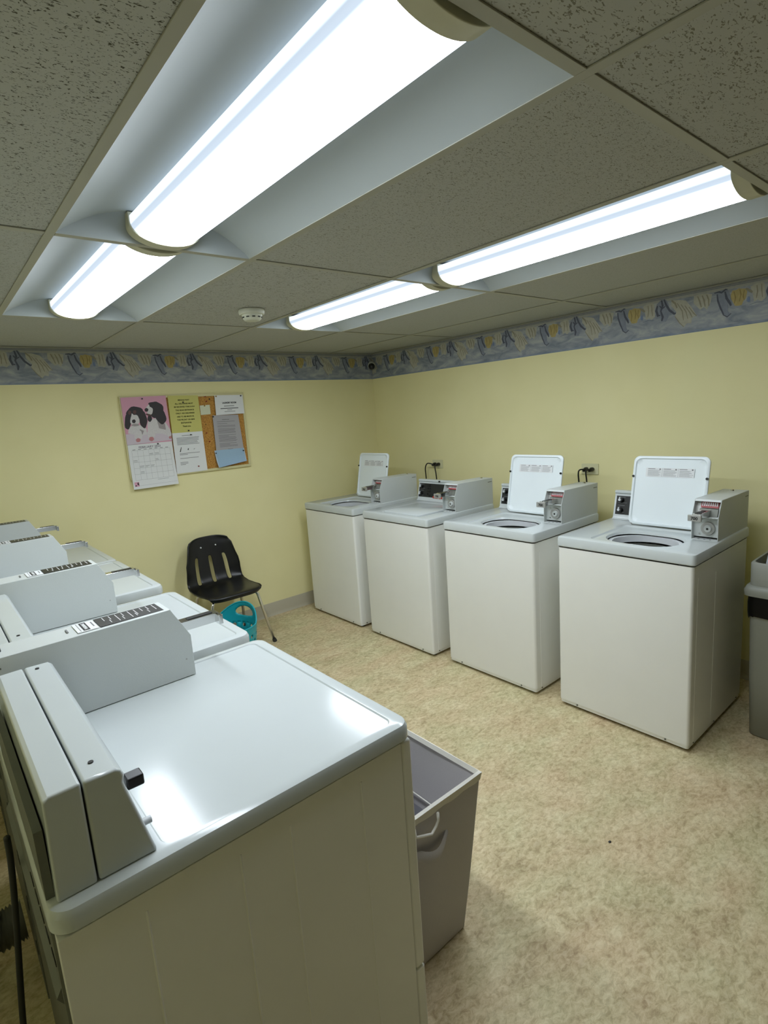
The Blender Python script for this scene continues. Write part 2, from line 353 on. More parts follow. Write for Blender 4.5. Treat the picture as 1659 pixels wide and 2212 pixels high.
# ------------------------------------------------------------------ ceiling fixtures
def troffer(i, j, label):
    x0, x1, y0, y1 = LX[i]+T, LX[i+1]-T, CY[j]+T, CY[j+1]-T
    c = G((x0+x1)/2, (y0+y1)/2, H); hw, hl = (x1-x0)/2, (y1-y0)/2
    t = thing('ceiling_troffer', label, 'ceiling light', c, TH, 'recessed ceiling lights')
    LW = .1
    # curved reflector wings
    for s in (-1, 1):
        pr = []
        for k in range(13):
            a = k/12; x = hw+(LW-.012-hw)*a; z = .002+.072*sin(a*pi*.5)**.9 if a > 0 else .002
            pr.append((s*x, z))
        up_ = [(x, z+.004) for x, z in pr][::-1]
        MB().prism(pr+up_, -hl, hl, 'y').build('reflector_wing', troff, t)
    # sloped end plates
    for s in (-1, 1):
        lo = []; hi = []
        for k in range(25):
            x = -hw+2*hw*k/24; a = min(1, (hw-abs(x))/(hw-LW)); z = .002+.072*max(0, sin(a*pi*.5))**.9
            lo.append((x, s*hl, .001)); hi.append((x, s*(hl-.028*sin(a*pi/2)), z))
        mb = MB(); n = 25
        mb.loft([lo, hi], False, False, closed=False); mb.loft([[(a, b_+s*.002, c_) for a, b_, c_ in lo], [(a, b_+s*.002, c_) for a, b_, c_ in hi]], False, False, closed=False)
        mb.build('end_plate', troff, t)
    MB().box(-hw, hw, -hl, hl, .085, .09).build('housing_top', troff, t, smooth=False)
    def arc(r, zc, n=20, rz=None):
        return [(r*cos(pi+pi*k/n), zc+(rz or r*.46)*sin(pi+pi*k/n)) for k in range(n+1)]
    prof = [(LW*1.0*cos(pi+pi*k/48), .045-.050*max(0, -sin(pi+pi*k/48))**.95) for k in range(49)]
    prof = [(-LW, .060)] + prof + [(LW, .060)]
    mb = MB(); L0 = [(x, -hl+.045, z) for x, z in prof]; L1 = [(x, hl-.045, z) for x, z in prof]
    mb.loft([L0, L1])
    mb.build('lens', lens_m, t, ang=80)
    for s in (-1, 1):
        pr = [(x*1.04, z-.003 if z < .04 else z) for x, z in prof]
        y0_, y1_ = (s*(hl-.046), s*(hl-.006))
        MB().prism(pr+[(LW*1.04, .071), (-LW*1.04, .071)], min(y0_, y1_), max(y0_, y1_), 'y').build('end_cap', capm, t, bevel=.002)
    return t
troffer(0, 0, 'large recessed ceiling light nearest the camera, lit, above the dryers')
troffer(0, 1, 'recessed lit ceiling light above the far dryers, left of the smoke detector')
troffer(2, 0, 'long lit ceiling light above the washers at the upper right')
troffer(2, 1, 'lit ceiling light above the far washers, right of the smoke detector')
sd = thing('smoke_detector', 'round white smoke detector on a ceiling tile between two lights', 'smoke detector', (-1.935, -1.452, H+.002))
MB().loft([[(r*cos(2*pi*k/40), r*sin(2*pi*k/40), z) for k in range(40)] for r, z in [(.06, 0), (.062, -.008), (.06, -.02), (.056, -.024)]]).build('base', det, sd)
mb = MB().loft([[(r*cos(2*pi*k/40), r*sin(2*pi*k/40), z) for k in range(40)] for r, z in [(.05, -.022), (.048, -.028), (.044, -.042), (.036, -.05), (.03, -.052)]])
mb.build('sensor_housing', det, sd)
for k in range(10):
    a = 2*pi*k/10; c, s_ = cos(a), sin(a)
    MB().box(.0435, .0475, -.007, .007, -.039, -.034).build('vent_slot', darkgap, sd, smooth=False).rotation_euler = (0, 0, a)
dc = thing('dome_camera', 'small round camera with black dome in the far corner over the border', 'camera', (-.045, -.05, 2.0))
MB().loft([[(.03*cos(2*pi*k/28)*r, .03*sin(2*pi*k/28)*r, z) for k in range(28)] for r, z in [(.9, .045), (1.15, .03), (1.2, .012), (1.1, .0)]]).build('mount', det, dc)
MB().loft([[(.03*r*cos(2*pi*k/28), .03*r*sin(2*pi*k/28), z) for k in range(28)] for r, z in [(1, .012), (1, .0), (.88, -.014), (.55, -.026), (.1, -.031)]]).build('dome', black, dc)
dc.rotation_euler = (radians(-62), 0, radians(-42))

# ------------------------------------------------------------------ coin box, shared by washers and dryers (front at local x=0 facing -x)
def coin_box(parent, x, y, w_, L, h, hl, ch, z0, labels=False, price='700'):
    """hollow front box: two cheeks, top, back, bottom; mechanism above a lock bay"""
    prof = [(0, 0), (0, hl), (ch, h), (L, h-.004), (L, 0)]
    a, b_ = y-w_/2, y+w_/2; t = .003
    mb = MB()
    P = [(x+p, z0+q) for p, q in prof]
    mb.prism(P, a, a+t, 'y'); mb.prism(P, b_-t, b_, 'y')
    mb.prism([(x+ch, z0+h), (x+L, z0+h-.004), (x+L, z0+h-.008), (x+ch+.002, z0+h-.004)], a+t, b_-t, 'y')
    mb.box(x+L-t, x+L, a+t, b_-t, z0, z0+h-.006); mb.box(x, x+L-t, a+t, b_-t, z0, z0+t)
    mb.prism([(x, z0+hl-.004), (x+.03, z0+hl-.004), (x+.03, z0+hl), (x, z0+hl)], a+t, b_-t, 'y')
    mb.prism([(x+ch-.006, z0+h-.01), (x+ch-.001, z0+h), (x+ch+.01, z0+h), (x+ch+.01, z0+h-.006)], a+t, b_-t, 'y')
    # side screw dot and slot at the back
    cb = mb.build('coin_box', boxpaint, parent, bevel=.0012, seg=2)
    parts('slot', greymetal, cb, [MB().box(x+L-.05, x+L-.01, a-.0008, a+.0005, z0+h-.03, z0+h-.026), MB().box(x+L-.05, x+L-.01, b_-.0005, b_+.0008, z0+h-.03, z0+h-.026)], smooth=False)
    MB().cyl((x+.02, b_-.001, z0+.05), (x+.02, b_+.0015, z0+.05), .0022, n=10).build('rivet', dullmetal, cb)
    MB().cyl((x+L-.05, y, z0+h-.006), (x+L-.05, y, z0+h+.004), .009, .008, n=20).build('box_lock', black if labels else chrome, cb)
    # lock bay plate and cylinder
    MB().box(x+.024, x+.027, a+t, b_-t, z0+.012, z0+hl-.006).build('lock_plate', boxpaint, cb, smooth=False)
    mb = MB().cyl((x+.024, y-.008, z0+hl*.5), (x+.012, y-.008, z0+hl*.5), .031, .029, n=28)
    mb.build('lock_collar', dullmetal, cb, bevel=.001)
    lk = MB().cyl((x+.013, y-.01, z0+hl*.5), (x+.004, y-.01, z0+hl*.5), .017, .015, n=24).build('lock_cylinder', boxpaint, cb, bevel=.001)
    MB().cyl((x+.0045, y-.01, z0+hl*.5), (x+.003, y-.01, z0+hl*.5), .005, n=12).build('key_hole', black, cb)
    parts('bolt', chrome, cb, [MB().cyl((x+.025, b_-.028, z0+hl*q), (x+.02, b_-.028, z0+hl*q), .0035, n=10) for q in (.25, .75)])
    parts('drain_hole', black, cb, [MB().box(x+.006, x+.012, y+q-.007, y+q+.001, z0+t, z0+t+.0008) for q in (-.018, .006, .03)], smooth=False)
    # coin mechanism: tilted face, slot row, slide with grip
    sl = (ch-.004)/(h-hl); 
    def fx(z, d): return x+d+sl*(z-z0-hl)
    z1, z2 = z0+hl, z0+h-.008
    MB().prism([(fx(z1, .03), z1), (fx(z2, .03), z2), (fx(z2, .034), z2), (fx(z1, .034), z1)], a+t, b_-t, 'y').build('mechanism_face', dullmetal, cb, smooth=False)
    mid = z1+(z2-z1)*.55
    mb = MB().prism([(fx(mid, .022), mid), (fx(z2, .022), z2-.004), (fx(z2, .031), z2-.004), (fx(mid, .031), mid)], a+t+.012, b_-t-.022, 'y')
    for k in range(8):
        yy = a+t+.016+(w_-.048)*k/7*.92
        mb.prism([(fx(mid+.008, .0205), mid+.008), (fx(z2-.008, .0205), z2-.008), (fx(z2-.008, .023), z2-.008), (fx(mid+.008, .023), mid+.008)], yy, yy+.0045, 'y', 1)
    mb.build('coin_slots', [red, ringm], cb, smooth=False)
    MB().prism([(fx(z1, .018), z1), (fx(mid-.004, .018), mid-.004), (fx(mid-.004, .03), mid-.004), (fx(z1, .03), z1)], a+t+.01, b_-t-.02, 'y').build('coin_guide', greymetal, cb, smooth=False)
    zs = z1+.004
    sd_ = MB().box(x-.092, x+.05, y-.014, y+.020, zs, zs+.026)
    pass
    sld = sd_.build('coin_slide', chrome, cb, bevel=.0008, seg=1)
    MB().box(x-.1, x-.088, y-.020, y+.036, zs-.006, zs+.022).build('slide_grip', chrome if labels else dullmetal, sld, bevel=.002)
    MB().box(x-.08, x-.01, y-.006, y+.012, zs+.0255, zs+.0275).build('coin_recess', panel_black, sld, smooth=False)
    if not labels:
        text(price, .019, ink, sld, m_front(x-.1007, y+.008, zs+.001), bold=.0006)
    return cb

# ------------------------------------------------------------------ washers
def washer(name, label, X, Yc, lid_open=True, price='700', wide=False):
    W, D, Z0, Z1 = .652, .668, .866, .912
    t = thing(name, label, 'washing machine', (X, Yc, 0), 0, 'coin washers along the right wall')
    # cabinet
    hb = W/2-.006; n = 6
    def body(hx0, z0, z1, r):
        return [[(x, y, z) for x, y in rr(.004+(D-.012)/2, 0, (D-.012)/2, hb, r, n)] for z in (z0, z1)]
    mb = MB().loft(body(0, .034, .857, .014), cap1=False); mb.build('cabinet', white_side, t)
    MB().loft([[(x, y, z) for x, y in rr(.007+(D-.018)/2, 0, (D-.018)/2, hb-.003, .012, n)] for z in (.018, .034)]).build('base_rail', white_side, t)
    parts('screw', greymetal, t, [MB().cyl((.008, s*.22, .028), (.003, s*.22, .028), .004, n=10) for s in (-1, 1)]+[MB().cyl((q, -hb+.004, .03), (q, -hb-.001, .03), .004, n=10) for q in (.06, .3, .6)])
    for sx_ in (.05, D-.06):
        for s in (-1, 1): MB().cyl((sx_, s*.28, 0), (sx_, s*.28, .02), .018, .014, n=16).build('levelling_foot', black, t)
    parts('side_crease', white_side, t, [MB().prism([(.25, -hb+.001), (.254, -hb-.0012), (.258, -hb+.001)], .04, .78, 'z'), MB().prism([(.05, -hb+.001), (.052, -hb-.001), (.054, -hb+.001)], .04, .8, 'z')])
    # top panel with tub opening
    hx, hy = D/2, W/2; ox = D/2
    lx0, lx1, ly = .05, .405, .19      # lid well
    hcx, hcy = .212, -.035
    L = []
    def loop(cx, cy, a, b_, r, z): L.append([(x, y, z) for x, y in rr(cx, cy, a, b_, r, 8)])
    loop(ox, 0, hx-.004, hy-.004, .016, Z0-.004+.0); loop(ox, 0, hx, hy, .018, Z0); loop(ox, 0, hx, hy, .018, Z1-.010); loop(ox, 0, hx-.003, hy-.003, .016, Z1-.003); loop(ox, 0, hx-.010, hy-.010, .014, Z1)
    wc_, ww_ = ((lx0+lx1)/2, (lx1-lx0)/2)
    wy = -.02
    loop(wc_, wy, ww_+.006, ly+.006, .03, Z1); loop(wc_, wy, ww_, ly, .028, Z1-.007)
    if lid_open:
        loop(hcx, wy, .132, .172, .115, Z1-.010); loop(hcx, wy, .126, .166, .11, Z1-.022)
        mb = MB().loft(L, cap0=False, cap1=False)
        mb.build('top_panel', white, t, ang=28)
        def ring(r0, r1, z0, z1, mname, m_):
            LL = [[(hcx+a*cos(2*pi*k/64), wy+b_*sin(2*pi*k/64), z) for k in range(64)] for a, b_, z in ((r0*.98, r0*1.12, z0), (r0*.96, r0*1.1, z1), (r1*.98, r1*1.12, z1), (r1*.97, r1*1.1, z1-.03))]
            MB().loft(LL, False, False).build(mname, m_, t, ang=60)
        ring(.152, .133, Z1-.034, Z1-.028, 'tub_ring', ringm)
        ring(.126, .116, Z1-.066, Z1-.066, 'inner_ring', greymetal)
        MB().loft([[(hcx+r*cos(2*pi*k/48), wy+r*1.15*sin(2*pi*k/48), z) for k in range(48)] for r, z in ((.112, Z1-.08), (.13, Z1-.12), (.13, .45), (.1, .44))], cap0=False).build('drum', mat('drum_enamel', (70, 70, 74), .4), t)
        MB().loft([[(hcx+r*cos(2*pi*k/24), wy+r*sin(2*pi*k/24), z) for k in range(24)] for r, z in ((.06, .45), (.04, .5), (.03, .74), (.025, .76))]).build('agitator', mat('agitator_plastic', (90, 92, 96), .4), t)
    else:
        MB().loft(L, cap0=False, cap1=True).build('top_panel', white, t, ang=28)
    # lid
    lid = bpy.data.objects.new('lid', None)
    def rl(a, b_, z, r=.03): return [(x, y, z) for x, y in rr(0, 0, a, b_, r, 8)]
    a_, b_ = .178, .183
    mb = MB().loft([rl(a_-.004, b_-.004, 0), rl(a_, b_, .004), rl(a_, b_, .012), rl(a_-.005, b_-.005, .016), rl(a_-.012, b_-.012, .016), rl(a_-.016, b_-.016, .009), rl(a_-.03, b_-.03, .008)], mi=0)
    lo = mb.build('lid', [liner], t, ang=50)
    # local lid: x=-a_ is the hinge when placed, +z its inner face
    if lid_open:
        piv = Vector((.43, wy, Z1+.006)); tilt = radians(78.5)
        M = Matrix.Translation(piv) @ Matrix.Rotation(-tilt, 4, 'Y') @ Matrix.Translation((a_, 0, 0)) @ Matrix.Rotation(0, 4, 'X')
        # after rotation the plate rises from the hinge, its inner face towards -x
        lo.matrix_local = M
        parts('bumper', black, lo, [MB().cyl((.072, s*(b_-.006), .014), (.072, s*(b_-.006), .021), .006, n=14) for s in (-1, 1)])
        g = MB().box(a_-.105, a_-.06, -.115, .118, .0085, .0093)
        for c_ in range(3):
            y0 = .112-c_*.077
            g.box(a_-.066, a_-.063, y0-.04, y0-.004, .0093, .0098, 1); g.box(a_-.103, a_-.061, y0-.0755, y0-.0745, .0093, .0096, 1)
            g.cyl((a_-.066, y0-.064, .0093), (a_-.066, y0-.064, .0097), .004, n=10, mi=1)
            for l_ in range(8): g.box(a_-.071-.004*l_-.0012, a_-.071-.004*l_, y0-.07+random.uniform(0, .02), y0-.004, .0093, .0096, 1)
        g.build('instruction_sticker', [paper, greyink], lo, smooth=False)
        parts('hinge_pin', dullmetal, lo, [MB().cyl((-a_+.01, s*(b_-.02), .01), (-a_-.0, s*(b_-.02), .0), .008, n=12) for s in (-1, 1)])
    else:
        lo.matrix_local = Matrix.Translation((.055+a_, wy, Z1+.009)) @ Matrix.Rotation(pi, 4, 'X')
        lo.data.materials[0] = white
    # console
    f0, f1 = .53, .572; zt = 1.07
    yl, yr = W/2-.022, -.19
    prof = [(f0-.012, Z1), (f0, Z1+.012), (f1-.012, zt-.018), (f1-.018, zt-.016), (f1-.018, zt-.004), (f1-.008, zt), (D-.03, zt-.01), (D-.01, Z1)]
    cs = MB().prism(prof, yr, yl, 'y').build('control_console', white, t, bevel=.003)
    def face(yy0, yy1, q0, q1, d, name_, m_, par):
        g = lambda q: (f0+(f1-.012-f0)*q, Z1+.012+(zt-.018-Z1-.012)*q)
        (xa, za), (xb, zb) = g(q0), g(q1); nx, nz = -.96, .25
        return MB().loft([[(xa+nx*(-.001), yy0, za), (xa, yy1, za), (xb, yy1, zb), (xb, yy0, zb)], [(xa+nx*d, yy0, za+nz*d), (xa+nx*d, yy1, za+nz*d), (xb+nx*d, yy1, zb+nz*d), (xb+nx*d, yy0, zb+nz*d)]]).build(name_, m_, par, smooth=False)
    yp1 = yl-.012
    yp0 = yr+.01
    cp = face(yp0, yp1, .12, .9, .0015, 'control_panel', panel_black, cs)
    def knob(yk, q, r=.014):
        px, pz = f0+(f1-.012-f0)*q, Z1+.012+(zt-.018-Z1-.012)*q
        MB().cyl((px, yk, pz), (px-.02, yk, pz+.005), r+.001, r-.003, n=20).build('knob', black, cp, bevel=.001)
        MB().cyl((px-.012, yk+.003, pz+.003), (px-.024, yk+.003, pz+.006), .0085, .007, n=16).box(px-.024, px-.012, yk-.001, yk+.005, pz+.005, pz+.02).build('knob_pointer', ringm, cp)
    knob(yp1-.03, .72); knob(yp1-.03, .3)
    g = lambda q: (f0+(f1-.012-f0)*q-.0019, Z1+.012+(zt-.018-Z1-.012)*q)
    for q, a0, a1 in ((.62, .012, .06), (.5, .012, .05), (.22, .02, .05), (.84, .02, .05)):
        x_, z_ = g(q); MB().box(x_-.0006, x_+.0006, yp1-a1, yp1-a0, z_-.001, z_+.001).build('dial_marking', greyink, cp, smooth=False)
    if not lid_open:
        for q, yy, wy_, hz in ((.78, .235-.04, .016, .01), (.62, .2, .006, .006), (.62, .18, .006, .006), (.46, .2, .006, .006), (.46, .18, .006, .006), (.3, .2, .006, .006), (.2, .18, .008, .008)):
            x_, z_ = g(q); MB().box(x_-.004, x_, yy-wy_, yy+wy_, z_-hz, z_+hz).build('push_button', black, cp, bevel=.001)
        x_, z_ = g(.1)
        text('SPEED QUEEN', .020, redink, cp, Matrix.Translation((-.002, 0, 0)) @ m_front(x_, .075, z_), bold=.0012)
        MB().cyl((f1-.02, .08, zt-.01), (f1-.03, .08, zt-.01), .006, n=14).build('plug_button', black, cs)
    if True:
        coin_box(t, .277, -.2585, .113, .388, .184, .107, .034, Z1-.001, False, price)
    return t
G2 = 'coin washers along the right wall'
washer('washing_machine', 'white coin washer beside the grey trash can, lid open, nearest of the row', -.9024, -2.7688)
washer('washing_machine', 'open-lidded white washer third from the far corner, beneath a two-plug outlet', -.9197, -1.9968)
washer('washing_machine', 'white washer with its lid closed, second from the far corner', -.9465, -1.2392, lid_open=False)
washer('washing_machine', 'open-lidded white washer standing in the far corner by the back wall', -.947, -.4824)

# ------------------------------------------------------------------ dryers (built facing -x, turned round)
def dryer(label, Yc):
    W, D, Z0, Z1 = .70, .70, .872, .912
    t = thing('tumble_dryer', label, 'dryer', (-2.555, Yc, 0), pi, 'coin dryers along the left side')
    hb = W/2-.007
    mb = MB().box(.034, D-.006, -hb, hb, .03, .868)
    for q in (.147, .316, .416, .575):   # shallow stamped creases on both sides
        for s in (-1, 1):
            mb.prism([(q-.003, s*(hb-.0005)), (q, s*(hb+.0016)), (q+.003, s*(hb-.0005))], .06, .835, 'z')
    mb.build('cabinet', white_side, t, bevel=.002)
    MB().box(.004, .0325, -hb, hb, .278, .868).build('front_panel', white_side, t, bevel=.006, seg=3)
    MB().box(.004, .0325, -hb, hb, .02, .274).build('lower_panel', white_side, t, bevel=.006, seg=3)
    dr = MB().loft([[(x_, y, z) for y, z in rr(0, .56, .25, .2, .04, 8)] for x_ in (.004, -.010, -.014)]).build('door', white, t, ang=50)
    MB().box(-.03, -.012, .2, .225, .5, .62).build('door_handle', white_side, dr, bevel=.004)
    for sx_ in (.05, D-.06):
        for s in (-1, 1): MB().cyl((sx_, s*.29, 0), (sx_, s*.29, .032), .018, .014, n=16).build('levelling_foot', black, t)
    # back sheet with louvres, exhaust collar
    bk = MB().box(D-.006, D-.002, -hb+.03, hb-.03, .06, .86)
    bk.prism([(D-.002, .75), (D+.006, .735), (D-.002, .72)], -hb+.05, hb-.05, 'y'); bk.build('back_panel', greymetal, t, smooth=False)
    parts('back_slot', darkgap, t, [MB().box(D-.002, D-.0008, hb-.06-.05*k-.02, hb-.06-.05*k+.012, .79, .8) for k in range(5)]+[MB().box(D-.002, D-.0008, hb-.045, hb-.036, .2+.14*k, .24+.14*k) for k in range(4)], smooth=False)
    L = []
    def loop(a, b_, r, z, cx=D/2, cy=0): L.append([(x, y, z) for x, y in rr(cx, cy, a, b_, r, 8)])
    hx, hy = D/2, W/2
    loop(hx-.004, hy-.004, .03, Z0); loop(hx, hy, .034, Z0+.004); loop(hx, hy, .034, Z1-.012); loop(hx-.004, hy-.004, .032, Z1-.003); loop(hx-.012, hy-.012, .028, Z1)
    loop(.2485, hy-.026, .02, Z1, .2835); loop(.2455, hy-.029, .018, Z1-.003, .2835)
    MB().loft(L).build('top_panel', white, t, ang=28)
    # control console across the back, two skins with a seam
    yl, yr = .326, -.222
    pf = [(.541, Z1), (.546, Z1+.02), (.571, Z1+.125), (.574, Z1+.14), (.571, Z1+.150), (.5745, Z1+.160), (.582, Z1+.166), (.6275, Z1+.167), (.6275, Z1)]
    pb = [(.6300, Z1), (.6300, Z1+.167), (.672, Z1+.166), (.680, Z1+.160), (.684, Z1)]
    cs = MB().prism(pf, yr, yl, 'y').build('control_console', white, t, bevel=.005, seg=3)
    MB().prism(pb, yr, yl, 'y').build('console_cover', white, t, bevel=.004, seg=3)
    MB().box(.684, .6955, yr+.02, yl-.02, Z1, Z1+.11).build('console_back_plate', greymetal, t, smooth=False)
    parts('console_screw', dark_rub, cs, [MB().cyl((.606, yy, Z1+.1665), (.606, yy, Z1+.1685), .004, n=12) for yy in (yl-.045, yr+.03)])
    MB().box(.528, .556, .226, .252, Z1+.074, Z1+.094).build('dial_knob', black, cs, bevel=.003)
    MB().cyl((.552, .290, Z1+.034), (.536, .290, Z1+.034), .006, .006, n=12).build('start_button', ringm, cs, bevel=.001)
    cb = coin_box(t, .245, -.3025, .095, .47, .197, .113, .045, Z1-.001, True)
    # top stickers
    zt = Z1+.1976
    g = MB().box(.302, .455, -.343, -.268, zt-.0025, zt-.001); rnd = random.Random(3)
    for k in range(9):
        xx = .312+.0155*k; ln = rnd.choice([.045, .058, .03])
        g.box(xx, xx+.0016, -.336, -.336+ln, zt-.001, zt-.0006, 1)
        if k % 2: g.box(xx+.004, xx+.0056, -.336+.03, -.336+.055, zt-.001, zt-.0006, 1)
    g.build('black_sticker', [panel_black, paper], cb, smooth=False)
    s2 = MB().box(.458, .505, -.343, -.268, zt-.0025, zt-.001).box(.476, .491, -.338, -.273, zt-.001, zt-.0007, 1).box(.463, .466, -.33, -.29, zt-.001, zt-.0007, 2).box(.496, .4975, -.338, -.273, zt-.001, zt-.0007, 2).build('white_sticker', [paper, ink, greyink], cb, smooth=False)
    text('WARNING', .0105, paper, s2, Matrix.Translation((.4797, -.3055, zt-.0006)) @ Matrix.Rotation(-pi/2, 4, 'Z'), bold=.0004)
    MB().box(.52, .524, -.32, -.295, zt-.0025, zt-.0012).build('small_mark', greyink, cb, smooth=False)
    return t
dryer('white coin dryer nearest the camera, its dark side panel facing us', -2.785)
dryer('white coin dryer second from the camera, right behind the nearest one', -2.033)
dryer('white coin dryer third from the camera, between two others', -1.217)
dryer('farthest white coin dryer, close to the yellow back wall', -.51)

# ------------------------------------------------------------------ chair
GREYCH = thing('stacking_chair', 'black plastic shell chair with chrome legs against the yellow wall', 'chair', (-1.757, -.29, 0))
def chair(t):
    # profile: (y, z, halfwidth), from front lip to back top; origin at the seat centre
    P = [(-.226, .408, .168), (-.238, .424, .182), (-.226, .437, .192), (-.17, .437, .201), (-.08, .428, .205), (.02, .424, .206), (.095, .432, .206), (.135, .452, .205), (.155, .482, .203),
         (.166, .52, .200), (.173, .56, .197), (.180, .60, .193), (.187, .64, .180), (.194, .68, .171), (.201, .72, .162), (.207, .748, .153), (.211, .768, .142), (.213, .777, .124)]
    nu = 33; V = []; F = []
    for j, (y, z, hw) in enumerate(P):
        for i in range(nu):
            u = -1+2*i/(nu-1); back = min(1, max(0, (j-6)/4))
            x = u*hw
            e = abs(u)**3.2
            dy = -.045*e*back*(1 if j < 15 else .8); dz = (.007*e*(1-back)*min(1, (j-2)/4) if j > 2 else 0) - (.012*e if j >= 15 else 0)
            if j < 4: dy += (.034, .036, .030, .012)[j]*abs(u)**5
            V.append((x, y+dy, z+dz))
    slots = [(6, 8), (15, 17), (24, 26)]
    for j in range(len(P)-1):
        for i in range(nu-1):
            if 7 <= j <= 11 and any(a <= i < b_ for a, b_ in slots): continue
            F.append((j*nu+i, j*nu+i+1, (j+1)*nu+i+1, (j+1)*nu+i))
    mb = MB(); mb.add(V, F); o = mb.build('shell', black, t, ang=180)
    so = o.modifiers.new('thick', 'SOLIDIFY'); so.thickness = .007; so.offset = 0
    su = o.modifiers.new('sub', 'SUBSURF'); su.levels = 1; su.render_levels = 2
    rim = [V[j*nu] for j in range(len(P))] + [V[(len(P)-1)*nu+i] for i in range(1, nu-1)] + [V[j*nu+nu-1] for j in range(len(P)-1, -1, -1)] + [V[i] for i in range(nu-2, 0, -1)]
    MB().tube(rim, .0055, 8, closed=True).build('edge_bead', black, o, ang=180)
    parts('rivet', paper, o, [MB().cyl((q, .192, .71), (q, .184, .709), .0055, .004, n=12) for q in (-.056, .056)])
    R = .0105
    for sx in (-1, 1):
        MB().tube([(sx*.12, -.14, .418), (sx*.15, -.165, .405), (sx*.168, -.178, .38), (sx*.246, -.205, .012)], R, 12).build('leg', chrome, t, ang=180)
        MB().tube([(sx*.12, .06, .412), (sx*.15, .075, .40), (sx*.165, .09, .375), (sx*.225, .215, .012)], R, 12).build('leg', chrome, t, ang=180)
        MB().cyl((sx*.244, -.204, .022), (sx*.250, -.207, 0), .014, .016, n=14).build('foot_glide', dark_rub, t)
        MB().cyl((sx*.223, .212, .022), (sx*.228, .218, 0), .014, .016, n=14).build('foot_glide', dark_rub, t)
        MB().tube([(sx*.12, -.15, .414), (sx*.12, .07, .408)], .008, 8).build('under_frame', dullmetal, t)
chair(GREYCH)

# ------------------------------------------------------------------ teal laundry basket
def basket(t):
    nA, z0, zr = 32, .0, .312
    def rad(z): return .150+.036*min(1, z/.315)
    def top(a): return zr+.095*max(0, abs(sin(a))-.45)/.55
    mb = MB()
    rows = [0, .05, .095, .14, .185, .23, .265]
    def pt(a, z): r = rad(z); return (r*cos(a), r*.94*sin(a), z)
    for j in range(len(rows)-1):
        for i in range(nA):
            a0, a1 = 2*pi*i/nA, 2*pi*(i+1)/nA; zA, zB = rows[j], rows[j+1]
            am, zm = (a0+a1)/2, (zA+zB)/2
            if j == 0 or (i+j) % 2 == 0:
                mb.add([pt(a0, zA), pt(am, zA), pt(a1, zA), pt(a1, zm), pt(a1, zB), pt(am, zB), pt(a0, zB), pt(a0, zm)], [(0, 1, 2, 3, 4, 5, 6, 7)]); continue
            out = [(a1, zm), (a1, zB), (am, zB), (a0, zB), (a0, zm), (a0, zA), (am, zA), (a1, zA)]
            vs = [pt(a, z) for a, z in out]; ra, rz_ = (a1-a0)*.38, (zB-zA)*.38
            for k in range(8):
                q = 2*pi*k/8; vs.append(pt(am+ra*cos(q), zm+rz_*sin(q)))
            mb.add(vs, [(k, (k+1) % 8, 8+(k+1) % 8, 8+k) for k in range(8)])
    # band above the holes, with an oval hand hole in each raised side
    def inhole(a, f):
        for c in (pi/2, 3*pi/2):
            if ((a-c)/.42)**2+((f-.56)/.24)**2 < 1: return True
        return False
    nf = 14; nB = 96; fs = []; keep = set(); gone = set()
    for k in range(nf):
        for i in range(nB):
            q = (k*nB+i, k*nB+(i+1) % nB, (k+1)*nB+(i+1) % nB, (k+1)*nB+i)
            if inhole(2*pi*(i+.5)/nB, (k+.5)/nf): gone |= set(q); continue
            fs.append(q); keep |= set(q)
    vs = []
    for k in range(nf+1):
        for i in range(nB):
            a, f = 2*pi*i/nB, k/nf
            if k*nB+i in keep and k*nB+i in gone:      # settle the hole's edge on a true oval
                c = pi/2 if a < pi else 3*pi/2; da, df = (a-c)/.42, (f-.56)/.24; l = math.hypot(da, df)
                a, f = c+da/l*.42, .56+df/l*.24
            z = .265+(top(a)-.265)*f; vs.append(pt(a, z))
    mb.add(vs, fs)
    mb.add([pt(2*pi*i/nA, 0) for i in range(nA)], [tuple(range(nA))])
    o = mb.build('tub', teal, t, ang=60)
    import bmesh
    bm = bmesh.new(); bm.from_mesh(o.data); bmesh.ops.remove_doubles(bm, verts=bm.verts, dist=.0004); bmesh.ops.recalc_face_normals(bm, faces=bm.faces); bm.to_mesh(o.data); bm.free()
    so = o.modifiers.new('thick', 'SOLIDIFY'); so.thickness = .004; so.offset = 0
    MB().tube([pt(2*pi*i/96, top(2*pi*i/96)) for i in range(96)], .005, 8, closed=True).build('rim', teal, t, ang=180)
bk_t = thing('laundry_basket', 'teal plastic laundry basket with round holes, in front of the black chair', 'basket', (-1.932, -.70, 0), radians(-68))
basket(bk_t)

